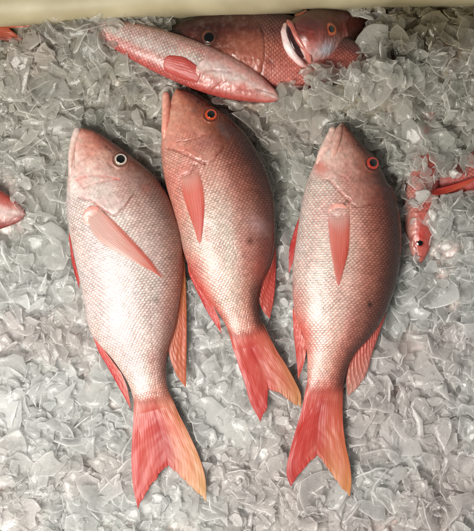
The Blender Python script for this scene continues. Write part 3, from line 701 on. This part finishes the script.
make_fin('dorsal_fin', f3, org, [(389, 303), (374, 331), (358, 350), (349, 364)], [(386, 316), (374, 350), (364.5, 378), (348, 397)], [], [(346.5, 380)],
         [[(196, 70, 60), (214, 80, 70), (222, 96, 84), (206, 100, 84)], [(222, 80, 70), (222, 90, 80), (228, 130, 116), (226, 150, 130)], [(226, 90, 80), (228, 120, 110), (230, 160, 148), (230, 176, 160)]], flat(-2, -4.5), rays=15, nv=90, thin=0.35, seed=28, ragged=3.0, amp=0.6)
make_fin('anal_fin', f3, org, [(292.8, 306), (300, 328), (307, 346)], [(294, 335), (296.5, 358), (298.5, 380)], [(293, 320)], [(304.5, 362)],
         [[(230, 100, 86), (230, 110, 96), (232, 130, 116)], [(222, 66, 60), (222, 62, 56), (226, 90, 78)]], flat(-1, -4), rays=8, nv=60, seed=29)
make_fin('pelvic_fin', f3, org, [(304, 205), (299.5, 224), (294.5, 250)], [(294.5, 230), (289.5, 250), (289, 274)], [(299, 218)], [(293, 262)],
         [[(226, 110, 100), (222, 70, 66), (222, 70, 66)], [(206, 40, 48), (206, 44, 50), (214, 70, 70)]], flat(-3, -6), rays=7, nv=50, seed=30)

# ============================================================ buried fish behind
def outline(A, B, hw_b, hw_d, blunt=False):   # snapper profile on an axis
    A = np.array(A, float); B = np.array(B, float); L = np.linalg.norm(B - A); d = (B - A) / L; n = np.array([-d[1], d[0]])
    ts = np.array([0.015, .05, .12, .22, .34, .48, .62, .76, .88, .95, 1.0]); pb = np.array([.2, .38, .62, .88, 1, .98, .84, .58, .36, .32, .36]); pd = np.array([.2, .40, .68, .93, 1, .97, .84, .6, .38, .33, .36])
    if blunt: pb[:4] = pd[:4] = (.42, .66, .86, .98)
    return [tuple(A + d * t * L - n * hw_b * k) for t, k in zip(ts, pb)], [tuple(A + d * t * L + n * hw_d * k) for t, k in zip(ts, pd)]

def tabs(belly, mid, back):
    b, m, k = belly, mid, back
    bm = tuple((x + y) // 2 for x, y in zip(b, m)); mk_ = tuple((x + y) // 2 for x, y in zip(m, k))
    return [[b, bm, m, mk_, k]] * 3

# pink, pale fish lying belly up, snout to the lower right
org = (-55, 205, -14)
fp = thing('snapper_fish', 'pale pink snapper half buried in ice, slanting down to the right above the middle fish', 'fish', org, 'snappers partly buried in ice')
bl, dr = outline((279, 99), (60, 12), 22, 24)
BP = Body(bl, dr, (279, 99), (60, 12), 0.62, -2.0)
make_body(fp, org, BP, tabs((196, 84, 74), (238, 206, 198), (230, 166, 154)), P([(196, 98), (200, 84), (196, 72), (202, 62), (210, 50)]),
          [([(199, 83), (203, 74), (214, 72), (232, 74)], 1.5, 1.2, (150, 80, 74), 0.55), ([(232, 76), (222, 84), (214, 90)], 1.6, 1.0, (170, 96, 90), 0.5),
           ([(180, 44), (215, 57), (245, 73), (270, 90)], 3.4, -0.5, (214, 86, 80), 0.55), ([(240, 90), (262, 92)], 2.0, 0.8, (206, 110, 100), 0.5),
           ([(276, 96), (266, 92), (256, 90)], 1.0, 1.2, (150, 80, 70), 0.5)],
          [(222, 72, 12, 6, -25, -0.6, (226, 206, 204), 0.6), (243, 88, 5, 4, 0, 0.3, (206, 86, 76), 0.5)], 130, res=0.7, amp=0.2)
make_fin('pectoral_fin', fp, org, [(197, 84), (200, 78), (199, 71), (195, 66)], [(165, 72), (164, 66), (166, 60), (170, 57)], [(182, 80)], [(184, 59)], [[(206, 70, 62), (206, 70, 62)], [(214, 86, 76), (214, 86, 76)]], on_body(BP, 0.7), zn=0.3, amp=0.08, soft=0.5, thick=0.4, rays=9, nu=70, nv=60, seed=33)

# brown-red fish, rim shade deepened into its skin colours, snout to the left
org = (10, 215, -34)
fb = thing('snapper_fish', 'dark brown-red snapper in the shade under the cream rim, its snout to the left', 'fish', org, 'snappers partly buried in ice')
bl, dr = outline((163, 33), (400, 62), 38, 44)
BB = Body(dr, bl, (163, 33), (400, 62), 0.5, -16.0)
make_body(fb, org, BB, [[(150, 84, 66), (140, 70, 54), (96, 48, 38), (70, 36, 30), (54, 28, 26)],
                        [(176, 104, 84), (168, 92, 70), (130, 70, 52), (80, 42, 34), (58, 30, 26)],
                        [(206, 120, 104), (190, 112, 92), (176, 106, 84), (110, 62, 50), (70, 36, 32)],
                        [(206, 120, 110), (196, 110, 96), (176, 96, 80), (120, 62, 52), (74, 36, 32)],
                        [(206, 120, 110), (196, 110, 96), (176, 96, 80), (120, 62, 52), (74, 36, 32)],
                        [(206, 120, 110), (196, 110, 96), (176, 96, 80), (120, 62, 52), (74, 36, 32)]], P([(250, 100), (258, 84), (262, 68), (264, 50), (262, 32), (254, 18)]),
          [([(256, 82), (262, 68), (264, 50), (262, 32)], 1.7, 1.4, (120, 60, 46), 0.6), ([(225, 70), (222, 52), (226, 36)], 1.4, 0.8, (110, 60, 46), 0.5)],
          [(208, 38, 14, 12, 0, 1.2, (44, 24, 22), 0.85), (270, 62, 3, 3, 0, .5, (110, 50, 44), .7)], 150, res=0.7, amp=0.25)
eye_on(fb, org, BB, (209, 38), 8.2, 5.0, (96, 52, 36), (44, 26, 24), 1.0, lift=-0.6)

# fish with both eyes showing: built along its own axis, then turned
org = (52, 232, 0)
fc = thing('snapper_fish', 'snapper head facing the viewer, pale lip open, both eyes showing, under the top rim', 'fish', org, 'snappers partly buried in ice')
bl, dr = outline((237, 265.5), (437, 265.5), 29, 32, True)
BC = Body(dr, bl, (237, 265.5), (437, 265.5), 0.76, 0.0)
# local frame: X runs tailward, Y dorsal, Z towards the near side
Xc = Vector((0.52, 0.28, -0.80)).normalized(); Nc = Vector((0.83, -0.37, 0.38)); Nc = (Nc - Nc.dot(Xc) * Xc).normalized(); Uc = Nc.cross(Xc)
RC = np.array([list(Xc), list(Uc), list(Nc)])
def turnC(V):
    return V @ RC + np.array([57.0, 219.5, 24.0])
def loc(pts):                    # helper: local head coordinates -> plan coordinates used by P
    return [(237 + a, 265.5 - b) for a, b in pts]
make_body(fc, org, BC, [[(236, 200, 192), (230, 176, 166), (206, 120, 108), (160, 76, 64), (120, 52, 44)],
                        [(240, 206, 200), (240, 204, 200), (226, 168, 158), (170, 84, 72), (110, 48, 42)],
                        [(226, 170, 162), (216, 160, 152), (176, 90, 80), (120, 52, 44), (86, 38, 34)],
                        [(206, 120, 112), (170, 90, 80), (130, 62, 54), (100, 46, 40), (76, 36, 32)]], P(loc([(62, -42), (70, -20), (66, 0), (62, 20), (58, 34)])),
          [
           (loc([(40, -30), (50, -18), (52, -4)]), 1.6, 1.0, (206, 84, 84), 0.6)],
          [(237 + 26, 265.5 + 4, 15, 8, 0, 0, (216, 216, 224), 0.95), (237 + 28, 265.5 + 18, 14, 5, 0, 0, (226, 120, 116), 0.7)], 170, res=0.7, amp=0.2, both=True, trans=turnC)
for sd in (1, -1):
    ex, ey = (31.0, 15.0) if sd > 0 else (27.0, 21.5)
    z = float(BC.z_at(np.array(ex), np.array(ey))) + (0.4 if sd > 0 else 1.2)
    p0 = turnC(np.array([[ex, ey, sd * z]]))[0]; p1 = turnC(np.array([[ex - 4, ey + (7.0 if sd > 0 else 14.0), sd * (z + 9)]]))[0]
    make_eye(fc, org, tuple(p0), tuple(p1 - p0), 7.2, 3.6, (214, 100, 48), (130, 52, 40), 1.0)
make_jaw(fc, org, loc([(8, 13), (-1, 5), (-4, -7), (3, -19), (13, -23)]), [2.2, 3.0, 3.8, 3.4, 1.6], [4, 5, 6, 5, 3], [-17, -12, -3, 8, 13],
         [[(226, 180, 172), (206, 150, 144)], [(238, 214, 210), (226, 186, 182)], [(226, 160, 152), (214, 130, 124)]], 35, 'lower_jaw', trans=turnC)
make_jaw(fc, org, loc([(8, 14), (1, 8), (-1, -2), (5, -14)]), [2.0, 4.2, 4.6, 1.0], [3.0, 4.0, 4, 2], [-15, -8, 2, 10],
         [[(50, 22, 22), (44, 20, 20)], [(60, 26, 26), (50, 22, 22)]], 36, 'mouth', trans=turnC)
make_jaw(fc, org, loc([(8, 16), (3, 13), (2, 4), (6, -7), (13, -20)]), [2.0, 3.0, 3.2, 2.6, 1.2], [4, 5, 5, 4, 3], [-16, -5, 6, 13, 14],
         [[(180, 96, 84), (170, 84, 72)], [(200, 124, 112), (186, 100, 90)]], 37, 'upper_lip', trans=turnC)

# red fish heading down at the right edge, one eye
org = (185, 20, -26)
fe = thing('snapper_fish', 'small bright red snapper head with a dark eye, pointing down beside the right-hand fish', 'fish', org, 'snappers partly buried in ice')
bl, dr = outline((421, 264), (432, 110), 19, 15)
BE = Body(bl, dr, (421, 264), (432, 110), 0.6, -15.0)
make_body(fe, org, BE, tabs((212, 150, 138), (208, 112, 100), (196, 92, 82)), P([(395, 214), (412, 212), (430, 212), (445, 218)]), [([(418, 254), (415, 246), (412, 238)], 1.2, 1, (120, 50, 46), .5)],
          [(421, 236, 5, 9, 0, 0, (206, 50, 50), 0.6)], 190, res=0.8, amp=0.2)
eye_on(fe, org, BE, (421, 243), 4.6, 2.8, (186, 56, 50), (120, 44, 40), 1.0, lift=0.0)

# body and fin of a fish entering from the right edge
org = (235, 80, -26)
fd = thing('snapper_fish', 'red-backed snapper mostly under ice, crossing the right edge of the picture', 'fish', org, 'snappers partly buried in ice')
bl, dr = outline((600, 150), (410, 182), 32, 26)
BD = Body(bl, dr, (600, 150), (410, 182), 0.5, -21.0)
make_body(fd, org, BD, tabs((206, 60, 52), (196, 110, 100), (150, 84, 70)), None, [], [], 210, res=0.9, amp=0.25)
make_fin('anal_fin', fd, org, [(478, 176), (455, 184), (432, 190)], [(470, 184), (448, 193), (424, 197)], [], [],
         [[(214, 70, 56), (214, 60, 50)], [(226, 110, 70), (222, 60, 50)]], flat(-6, -8), rays=9, nu=70, nv=40, seed=43)

# pink fish at the left edge
org = (-245, 60, -26)
ff = thing('snapper_fish', 'pink snapper with pale belly, just its side showing at the left picture edge', 'fish', org, 'snappers partly buried in ice')
bl, dr = outline((24, 214), (-190, 190), 30, 30)
BF = Body(bl, dr, (24, 214), (-190, 190), 0.5, -9.0)
make_body(ff, org, BF, tabs((150, 50, 46), (232, 200, 194), (206, 84, 72)), P([(-34, 250), (-30, 220), (-32, 190), (-30, 170)]), [([(20, 214), (8, 222), (-4, 226)], 1.3, 1.2, (130, 50, 46), 0.7)],
          [(4, 192, 12, 12, 0, 0, (220, 90, 74), 0.6), (4, 216, 12, 6, 0, 0, (238, 216, 210), 0.7)], 230, res=0.8, amp=0.2)
eye_on(ff, org, BF, (-8, 198), 5.5, 3.3, (214, 90, 60), (150, 60, 44))

# orange tail poking in at the top left corner
org = (-245, 238, -14)
fg = thing('snapper_fish', 'snapper of which only the orange tail shows, in the top left corner against the rim', 'fish', org, 'snappers partly buried in ice')
bl, dr = outline((-190, 20), (-26, 27), 24, 24)
BG = Body(bl, dr, (-190, 20), (-26, 27), 0.5, -8.0)
make_body(fg, org, BG, tabs((206, 110, 90), (196, 90, 70), (150, 70, 56)), None, [], [], 250, res=0.9, amp=0.25)
make_fin('tail_fin', fg, org, [(-27, 18), (-27, 36)], [(32, 26), (8, 28), (26, 42)], [(0, 19)], [(2, 40)], [[(190, 80, 50), (190, 80, 50)], [(206, 100, 60), (196, 90, 56)]], flat(-4, -2), rays=14, nu=90, nv=60, sharp=1, seed=45)

# ============================================================ crushed ice
# height of the heap
def heap(x, y):
    h = -9.0 + 4.5 * fbm(x / 60, y / 60, 400) + 2.5 * fbm(x / 22, y / 22, 410)
    px, py = x + 237, 265.5 - y
    h = h + 19 * sstep(110, 40, py) * sstep(185, 110, px)                      # top left pile
    h = h + 20 * sstep(130, 60, py) * sstep(350, 395, px) * (1 - 1.1 * sstep(48, 26, py))
    h = h + 30 * sstep(56, 74, py) * sstep(122, 92, py) * sstep(280, 306, px) * sstep(430, 380, px)  # bank in front of the facing head
    h = h + 17 * np.exp(-(((px - 426) / 20) ** 2 + ((py - 178) / 40) ** 2)) + 9 * np.exp(-(((px - 14) / 14) ** 2 + ((py - 200) / 30) ** 2))
    h = h + 9 * sstep(150, 175, py) * sstep(300, 230, py) * sstep(428, 445, px)
    h = h + 15 * np.exp(-(dist_poly(px, py, [(172, 92), (205, 100), (285, 106)]) / 7.5) ** 2)
    h = h + 9 * np.exp(-(((px - 432) / 16) ** 2 + ((py - 205) / 16) ** 2))
    h = h - 14 * np.exp(-(((px - 468) / 14) ** 2 + ((py - 226) / 16) ** 2))
    h = h - 10 * np.exp(-(((px - 85) / 12) ** 2 + ((py - 462) / 9) ** 2))
    return h
# parts of the buried fish the photo leaves bare
CLEAR = [(P([(176, 42), (215, 56), (250, 74), (272, 90), (256, 93), (228, 93), (204, 88), (190, 80), (178, 68), (170, 52)]), 2),
         (P([(178, 12), (300, 4), (345, 10), (366, 22), (350, 44), (340, 56), (320, 62), (300, 60), (290, 76), (272, 82), (240, 70), (200, 50), (178, 44)]), 2),
         (P([(415, 233), (423, 232), (427, 248), (415, 249)]), 2),
         (P([(436, 186), (474, 176), (480, 184), (440, 194)]), 2),
         (P([(-5, 172), (3, 174), (8, 190), (7, 206), (10, 216), (5, 230), (-5, 234)]), 2),
         (P([(-5, 14), (30, 22), (30, 34), (-5, 38)]), 2)]
zs = []; shardV = []; shardF = []; aE = []; aM = []; aC = []
def shard(cx, cy, cz, size, tilt, milk, tint):
    n = rnd.choice((5, 6, 6, 7, 8)); el = rnd.uniform(0.22, 1.0)
    ang = np.sort((np.arange(n) + rs.uniform(-0.35, 0.35, n)) / n * 2 * math.pi)
    rad = size * rs.uniform(0.6, 1.1, n)
    if rnd.random() < 0.5: rad[rnd.randrange(n)] *= 1.45
    cx_ = np.cos(ang) * rad; cy_ = np.sin(ang) * rad; m = 17
    seg = np.hypot(np.roll(cx_, -1) - cx_, np.roll(cy_, -1) - cy_); cnt = np.maximum(1, np.round(seg / seg.sum() * m)).astype(int)
    ox = []; oy = []
    for q_ in range(n):
        f_ = np.arange(cnt[q_]) / cnt[q_]; g_ = (q_ + 1) % n; bow = rnd.gauss(0, 0.10) * np.sin(f_ * math.pi)
        ox += list(cx_[q_] * (1 - f_) + cx_[g_] * f_ + bow * (cy_[g_] - cy_[q_])); oy += list(cy_[q_] * (1 - f_) + cy_[g_] * f_ - bow * (cx_[g_] - cx_[q_]))
    ox = np.array(ox); oy = np.array(oy); ang = np.arctan2(oy, ox); rad = np.hypot(ox, oy); n = len(ox)
    rad = rad * (1 + rs.normal(0, 0.025, n))
    th = rnd.uniform(0.7, 2.0) * (0.5 + size / 20)
    kq = 0.11 / size; kx, ky, kxy = rnd.gauss(0, kq), rnd.gauss(0, kq), rnd.gauss(0, kq)
    ei = 1 - min(0.2, 0.75 / size * 1.6)
    rings = [(0.5, th * 0.55), (ei, th * 0.45), (1.0, 0.0), (ei, -th * 0.45), (0.5, -th * 0.55)]
    V = [(0, 0, th * 0.55)]; E = [0.0]
    jt = rs.normal(0, th * 0.16, (5, n)); je = 1 + rs.normal(0, 0.05, (5, n))
    for k, (f, z) in enumerate(rings):
        for i in range(n):
            r_ = rad[i] * (f if f > 0.6 else f * je[k, i]); V.append((math.cos(ang[i]) * r_ * el, math.sin(ang[i]) * r_, z + (jt[k, i] if k != 2 else jt[k, i] * 0.5)))
            E.append((0.0, 0.35, 1.0, 0.35, 0.0)[k])
    V.append((0, 0, -th * 0.55)); E.append(0.0)
    V = np.array(V)
    V[:, 2] += kx * V[:, 0] ** 2 + ky * V[:, 1] ** 2 + kxy * V[:, 0] * V[:, 1]
    R_ = np.array(Euler((rnd.gauss(0, tilt), rnd.gauss(0, tilt), rnd.uniform(0, 6.28)), 'ZXY').to_matrix())
    R_ = np.array((Euler((rnd.gauss(0, tilt), rnd.gauss(0, tilt), 0)).to_matrix() @ Matrix.Rotation(rnd.uniform(0, 6.28), 3, 'Z')))
    V = V @ R_.T + np.array([cx, cy, cz])
    # keep clear of the fish
    ix = np.clip(np.round(V[:, 0]).astype(int) - GX0, 0, GN - 1); iy = np.clip(np.round(V[:, 1]).astype(int) - GY0, 0, GN - 1)
    U_ = UNDER2[ix, iy]; over = (V[:, 2] - U_).max()
    if over > 0:
        if over > 26: return
        V[:, 2] -= over + 0.3
        U_ = UNDER2[ix, iy]
    base = sum(len(v) for v in ()) ; b0 = shard.count
    T = []
    last = len(V) - 1
    for i in range(n):
        j = (i + 1) % n
        T.append((0, 1 + i, 1 + j, 1 + j))
        for k in range(4):
            a = 1 + k * n; b = 1 + (k + 1) * n
            T.append((a + i, b + i, b + j, a + j))
        T.append((last, 1 + 4 * n + j, 1 + 4 * n + i, 1 + 4 * n + i))
    T = np.array(T) + b0
    shard.count += len(V)
    shardV.append(V); shardF.append(T); aE.append(E); aM.append(np.full(len(V), milk)); aC.append(np.tile(tint, (len(V), 1)))
shard.count = 0
UNDER2 = UNDER.copy()
gx, gy = np.meshgrid(np.arange(GN) + GX0, np.arange(GN) + GY0, indexing='ij')
clear_zone = np.zeros((GN, GN), bool)
for pl, _ in CLEAR: clear_zone |= inside(gx.astype(float), gy.astype(float), pl)
clear_zone &= UNDER < 900
main_zone = np.zeros((GN, GN), bool)
# buried fish only push ice away where the photo shows them bare; the three whole fish everywhere
px_, py_ = gx + 237, 265.5 - gy
main = (py_ > 86) & (px_ > 60) & (px_ < 403) & ~((py_ < 104) & (px_ > 216) & (px_ < 330))
UNDER2 = np.where(main, UNDER, np.where(clear_zone, np.minimum(UNDER, -30), 999.0))

N_SH = 9400
for k in range(N_SH):
    x = rnd.uniform(-285, 285); y = rnd.uniform(-310, 262)
    hz = float(heap(np.array(x), np.array(y)))
    size = min(26, max(3.0, rnd.lognormvariate(math.log(9.3), 0.6)))
    dep = abs(rnd.gauss(0, 1)) * 7 + (size * 0.12)
    pxx, pyy = x + 237, 265.5 - y
    blood = float(sstep(0.1, 0.7, vn(np.array(x / 70), np.array(y / 70), 500))) * 0.6
    if pxx > 180 and pyy > 330: blood = max(blood, 0.5 * float(sstep(-0.5, 0.5, vn(np.array(x / 45), np.array(y / 45), 510))) + 0.15)
    base_c = np.array([0.95, 0.955, 0.945]) * (1 - blood) + np.array([0.95, 0.86, 0.84]) * blood
    top_shade = float(sstep(330, 60, pyy))  # dimmer light toward the top, tinted into the flakes
    corner = float(sstep(365, 410, pxx) * sstep(62, 30, pyy))  # shade of the top right, also put into the flake tint
    mk = max(0.02, rnd.gauss(0.155, 0.07) - 0.02 * top_shade + 0.07 * float(sstep(260, 420, pyy))) if rnd.random() < 0.80 else rnd.uniform(0.25, 0.5)
    shard(x, y, hz - dep, size, 0.42, mk, base_c * rnd.uniform(0.88, 1.02) * (1 - top_shade * np.array([0.15, 0.18, 0.25])) * (1 - np.array([0.42, 0.48, 0.62]) * corner))
V = np.vstack(shardV); F = np.vstack(shardF)
tri = F[:, 2] == F[:, 3]
def mixed_mesh(name, V, F, tri, mat):
    me = bpy.data.meshes.new(name)
    q = F[~tri]; t3 = F[tri][:, :3]
    me.vertices.add(len(V)); me.vertices.foreach_set('co', (V * MM).astype(np.float32).ravel())
    li = np.concatenate([q.ravel(), t3.ravel()]).astype(np.int32)
    me.loops.add(len(li)); me.loops.foreach_set('vertex_index', li)
    tot = np.concatenate([np.full(len(q), 4), np.full(len(t3), 3)]).astype(np.int32)
    st = np.concatenate([[0], np.cumsum(tot)[:-1]]).astype(np.int32)
    me.polygons.add(len(tot)); me.polygons.foreach_set('loop_start', st); me.polygons.foreach_set('loop_total', tot)
    me.polygons.foreach_set('use_smooth', np.ones(len(tot), bool))
    a = me.color_attributes.new('Col', 'FLOAT_COLOR', 'POINT'); c4 = np.ones((len(V), 4), np.float32); c4[:, :3] = np.vstack(aC); a.data.foreach_set('color', c4.ravel())
    a = me.attributes.new('edge', 'FLOAT', 'POINT'); a.data.foreach_set('value', np.concatenate(aE).astype(np.float32))
    a = me.attributes.new('milk', 'FLOAT', 'POINT'); a.data.foreach_set('value', np.concatenate(aM).astype(np.float32))
    me.update(calc_edges=True)
    me.materials.append(mat)
    o = bpy.data.objects.new(name, me); COL.objects.link(o)
    return o
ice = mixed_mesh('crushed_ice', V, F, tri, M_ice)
ice['kind'] = 'stuff'; ice['label'] = 'clear greyish flakes of crushed ice heaped around the fish'; ice['category'] = 'ice'

# slush under the flakes
n = 420
xs = np.linspace(-340, 340, n); ys = np.linspace(-360, 330, n)
X, Y = np.meshgrid(xs, ys, indexing='ij')
Z = heap(X, Y) - 17 + 5 * fbm(X / 14, Y / 14, 600) + 3.5 * np.abs(fbm(X / 7, Y / 7, 620, 2))
iu = np.clip(np.round(X).astype(int) - GX0, 0, GN - 1); iv = np.clip(np.round(Y).astype(int) - GY0, 0, GN - 1)
Z = np.minimum(Z, UNDER[iu, iv] - 0.6)
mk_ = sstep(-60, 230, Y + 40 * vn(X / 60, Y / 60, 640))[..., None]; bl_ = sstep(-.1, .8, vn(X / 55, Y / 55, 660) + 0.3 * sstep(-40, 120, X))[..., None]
SC = lin((250, 249, 246)) * (1 - mk_) + lin((140, 130, 112)) * mk_  # bed colour carries the fall-off of light toward the top
ppx, ppy = X + 237, 265.5 - Y
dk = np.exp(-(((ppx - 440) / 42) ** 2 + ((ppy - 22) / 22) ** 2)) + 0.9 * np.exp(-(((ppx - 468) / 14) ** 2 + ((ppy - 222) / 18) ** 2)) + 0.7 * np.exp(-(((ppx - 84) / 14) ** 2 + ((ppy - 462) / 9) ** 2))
dk = np.clip(dk * 1.2, 0, 1)[..., None]; SC = SC * (1 - dk) + lin((92, 70, 46)) * dk  # top-right shade and dark gaps painted into the slush
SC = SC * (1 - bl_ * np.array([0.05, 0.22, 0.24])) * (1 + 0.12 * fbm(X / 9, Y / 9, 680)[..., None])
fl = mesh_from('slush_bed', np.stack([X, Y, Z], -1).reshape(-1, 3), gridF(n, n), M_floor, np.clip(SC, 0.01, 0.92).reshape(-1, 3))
fl['kind'] = 'structure'

# cream rim of the display box
xs = np.linspace(-420, 420, 160)
edge_px = np.interp(xs + 237, [-200, 0, 60, 110, 150, 250, 330, 400, 474, 700], [34, 27, 24, 19, 15, 14, 9, 3, 3, 12])
y0 = 265.5 - edge_px
prof = [(8, -70), (2, -40), (0, -6), (0.6, 4), (3, 11), (8, 17), (15, 20.5), (24, 22), (60, 22.5), (140, 22), (150, 18), (152, 8), (152, -70)]
pr = smooth_poly(np.array(prof, float), 70)
V = np.stack([np.repeat(xs, 70), (y0[:, None] + pr[None, :, 0]).ravel(), (pr[None, :, 1] + 0 * y0[:, None]).ravel()], 1)
V[:, 2] += 0.6 * fbm(V[:, 0] / 40, V[:, 1] / 40, 700); V[:, 1] += 1.2 * fbm(V[:, 0] / 50, V[:, 2] / 90, 710)
F = gridF(160, 70)
rim = mesh_from('box_rim', V, F, M_rim)
rim['label'] = 'cream rounded rim of the display box along the top edge'; rim['category'] = 'box rim'

# ============================================================ light, camera
w = bpy.data.worlds.new('World'); S.world = w; w.use_nodes = True
bg = w.node_tree.nodes['Background']; bg.inputs[1].default_value = 0.9
wt = w.node_tree; tcw = wt.nodes.new('ShaderNodeTexCoord'); sx = wt.nodes.new('ShaderNodeSeparateXYZ'); rp = wt.nodes.new('ShaderNodeValToRGB')
wt.links.new(tcw.outputs['Generated'], sx.inputs[0]); wt.links.new(sx.outputs['Z'], rp.inputs[0]); wt.links.new(rp.outputs[0], bg.inputs[0])
e = rp.color_ramp.elements; e[0].position = 0.0; e[0].color = (0.52, 0.51, 0.48, 1); e[1].position = 0.85; e[1].color = (0.08, 0.08, 0.08, 1)
e = rp.color_ramp.elements.new(0.45); e.color = (0.34, 0.34, 0.33, 1)

def area(name, loc, tgt, size, power, col):
    l = bpy.data.lights.new(name, 'AREA'); l.shape = 'RECTANGLE'; l.size, l.size_y = size; l.energy = power; l.color = col
    o = bpy.data.objects.new(name, l); COL.objects.link(o); o.location = loc
    d = Vector(tgt) - Vector(loc); o.rotation_euler = d.to_track_quat('-Z', 'Y').to_euler()
    return o
area('stall_lamp', (-0.40, -0.37, 0.88), (-0.02, -0.05, 0), (0.55, 0.45), 15.6, (1.0, 0.965, 0.90))

cam = bpy.data.cameras.new('camera'); co = bpy.data.objects.new('camera', cam); COL.objects.link(co)
D = 1.30; co.location = (0, 0, D); cam.sensor_width = 36; cam.sensor_fit = 'VERTICAL'; cam.sensor_height = 36
cam.lens = 36 * D / 0.531; cam.clip_start = 0.05; cam.clip_end = 20
S.camera = co
S.view_settings.view_transform = 'Standard'; S.view_settings.look = 'None'; S.view_settings.exposure = 0; S.view_settings.gamma = 1
c = S.cycles
c.max_bounces = 7; c.transmission_bounces = 5; c.transparent_max_bounces = 18; c.diffuse_bounces = 3; c.glossy_bounces = 3
c.use_adaptive_sampling = True; c.adaptive_threshold = 0.03; c.use_denoising = True; c.caustics_refractive = True; c.caustics_reflective = False; c.sample_clamp_indirect = 4
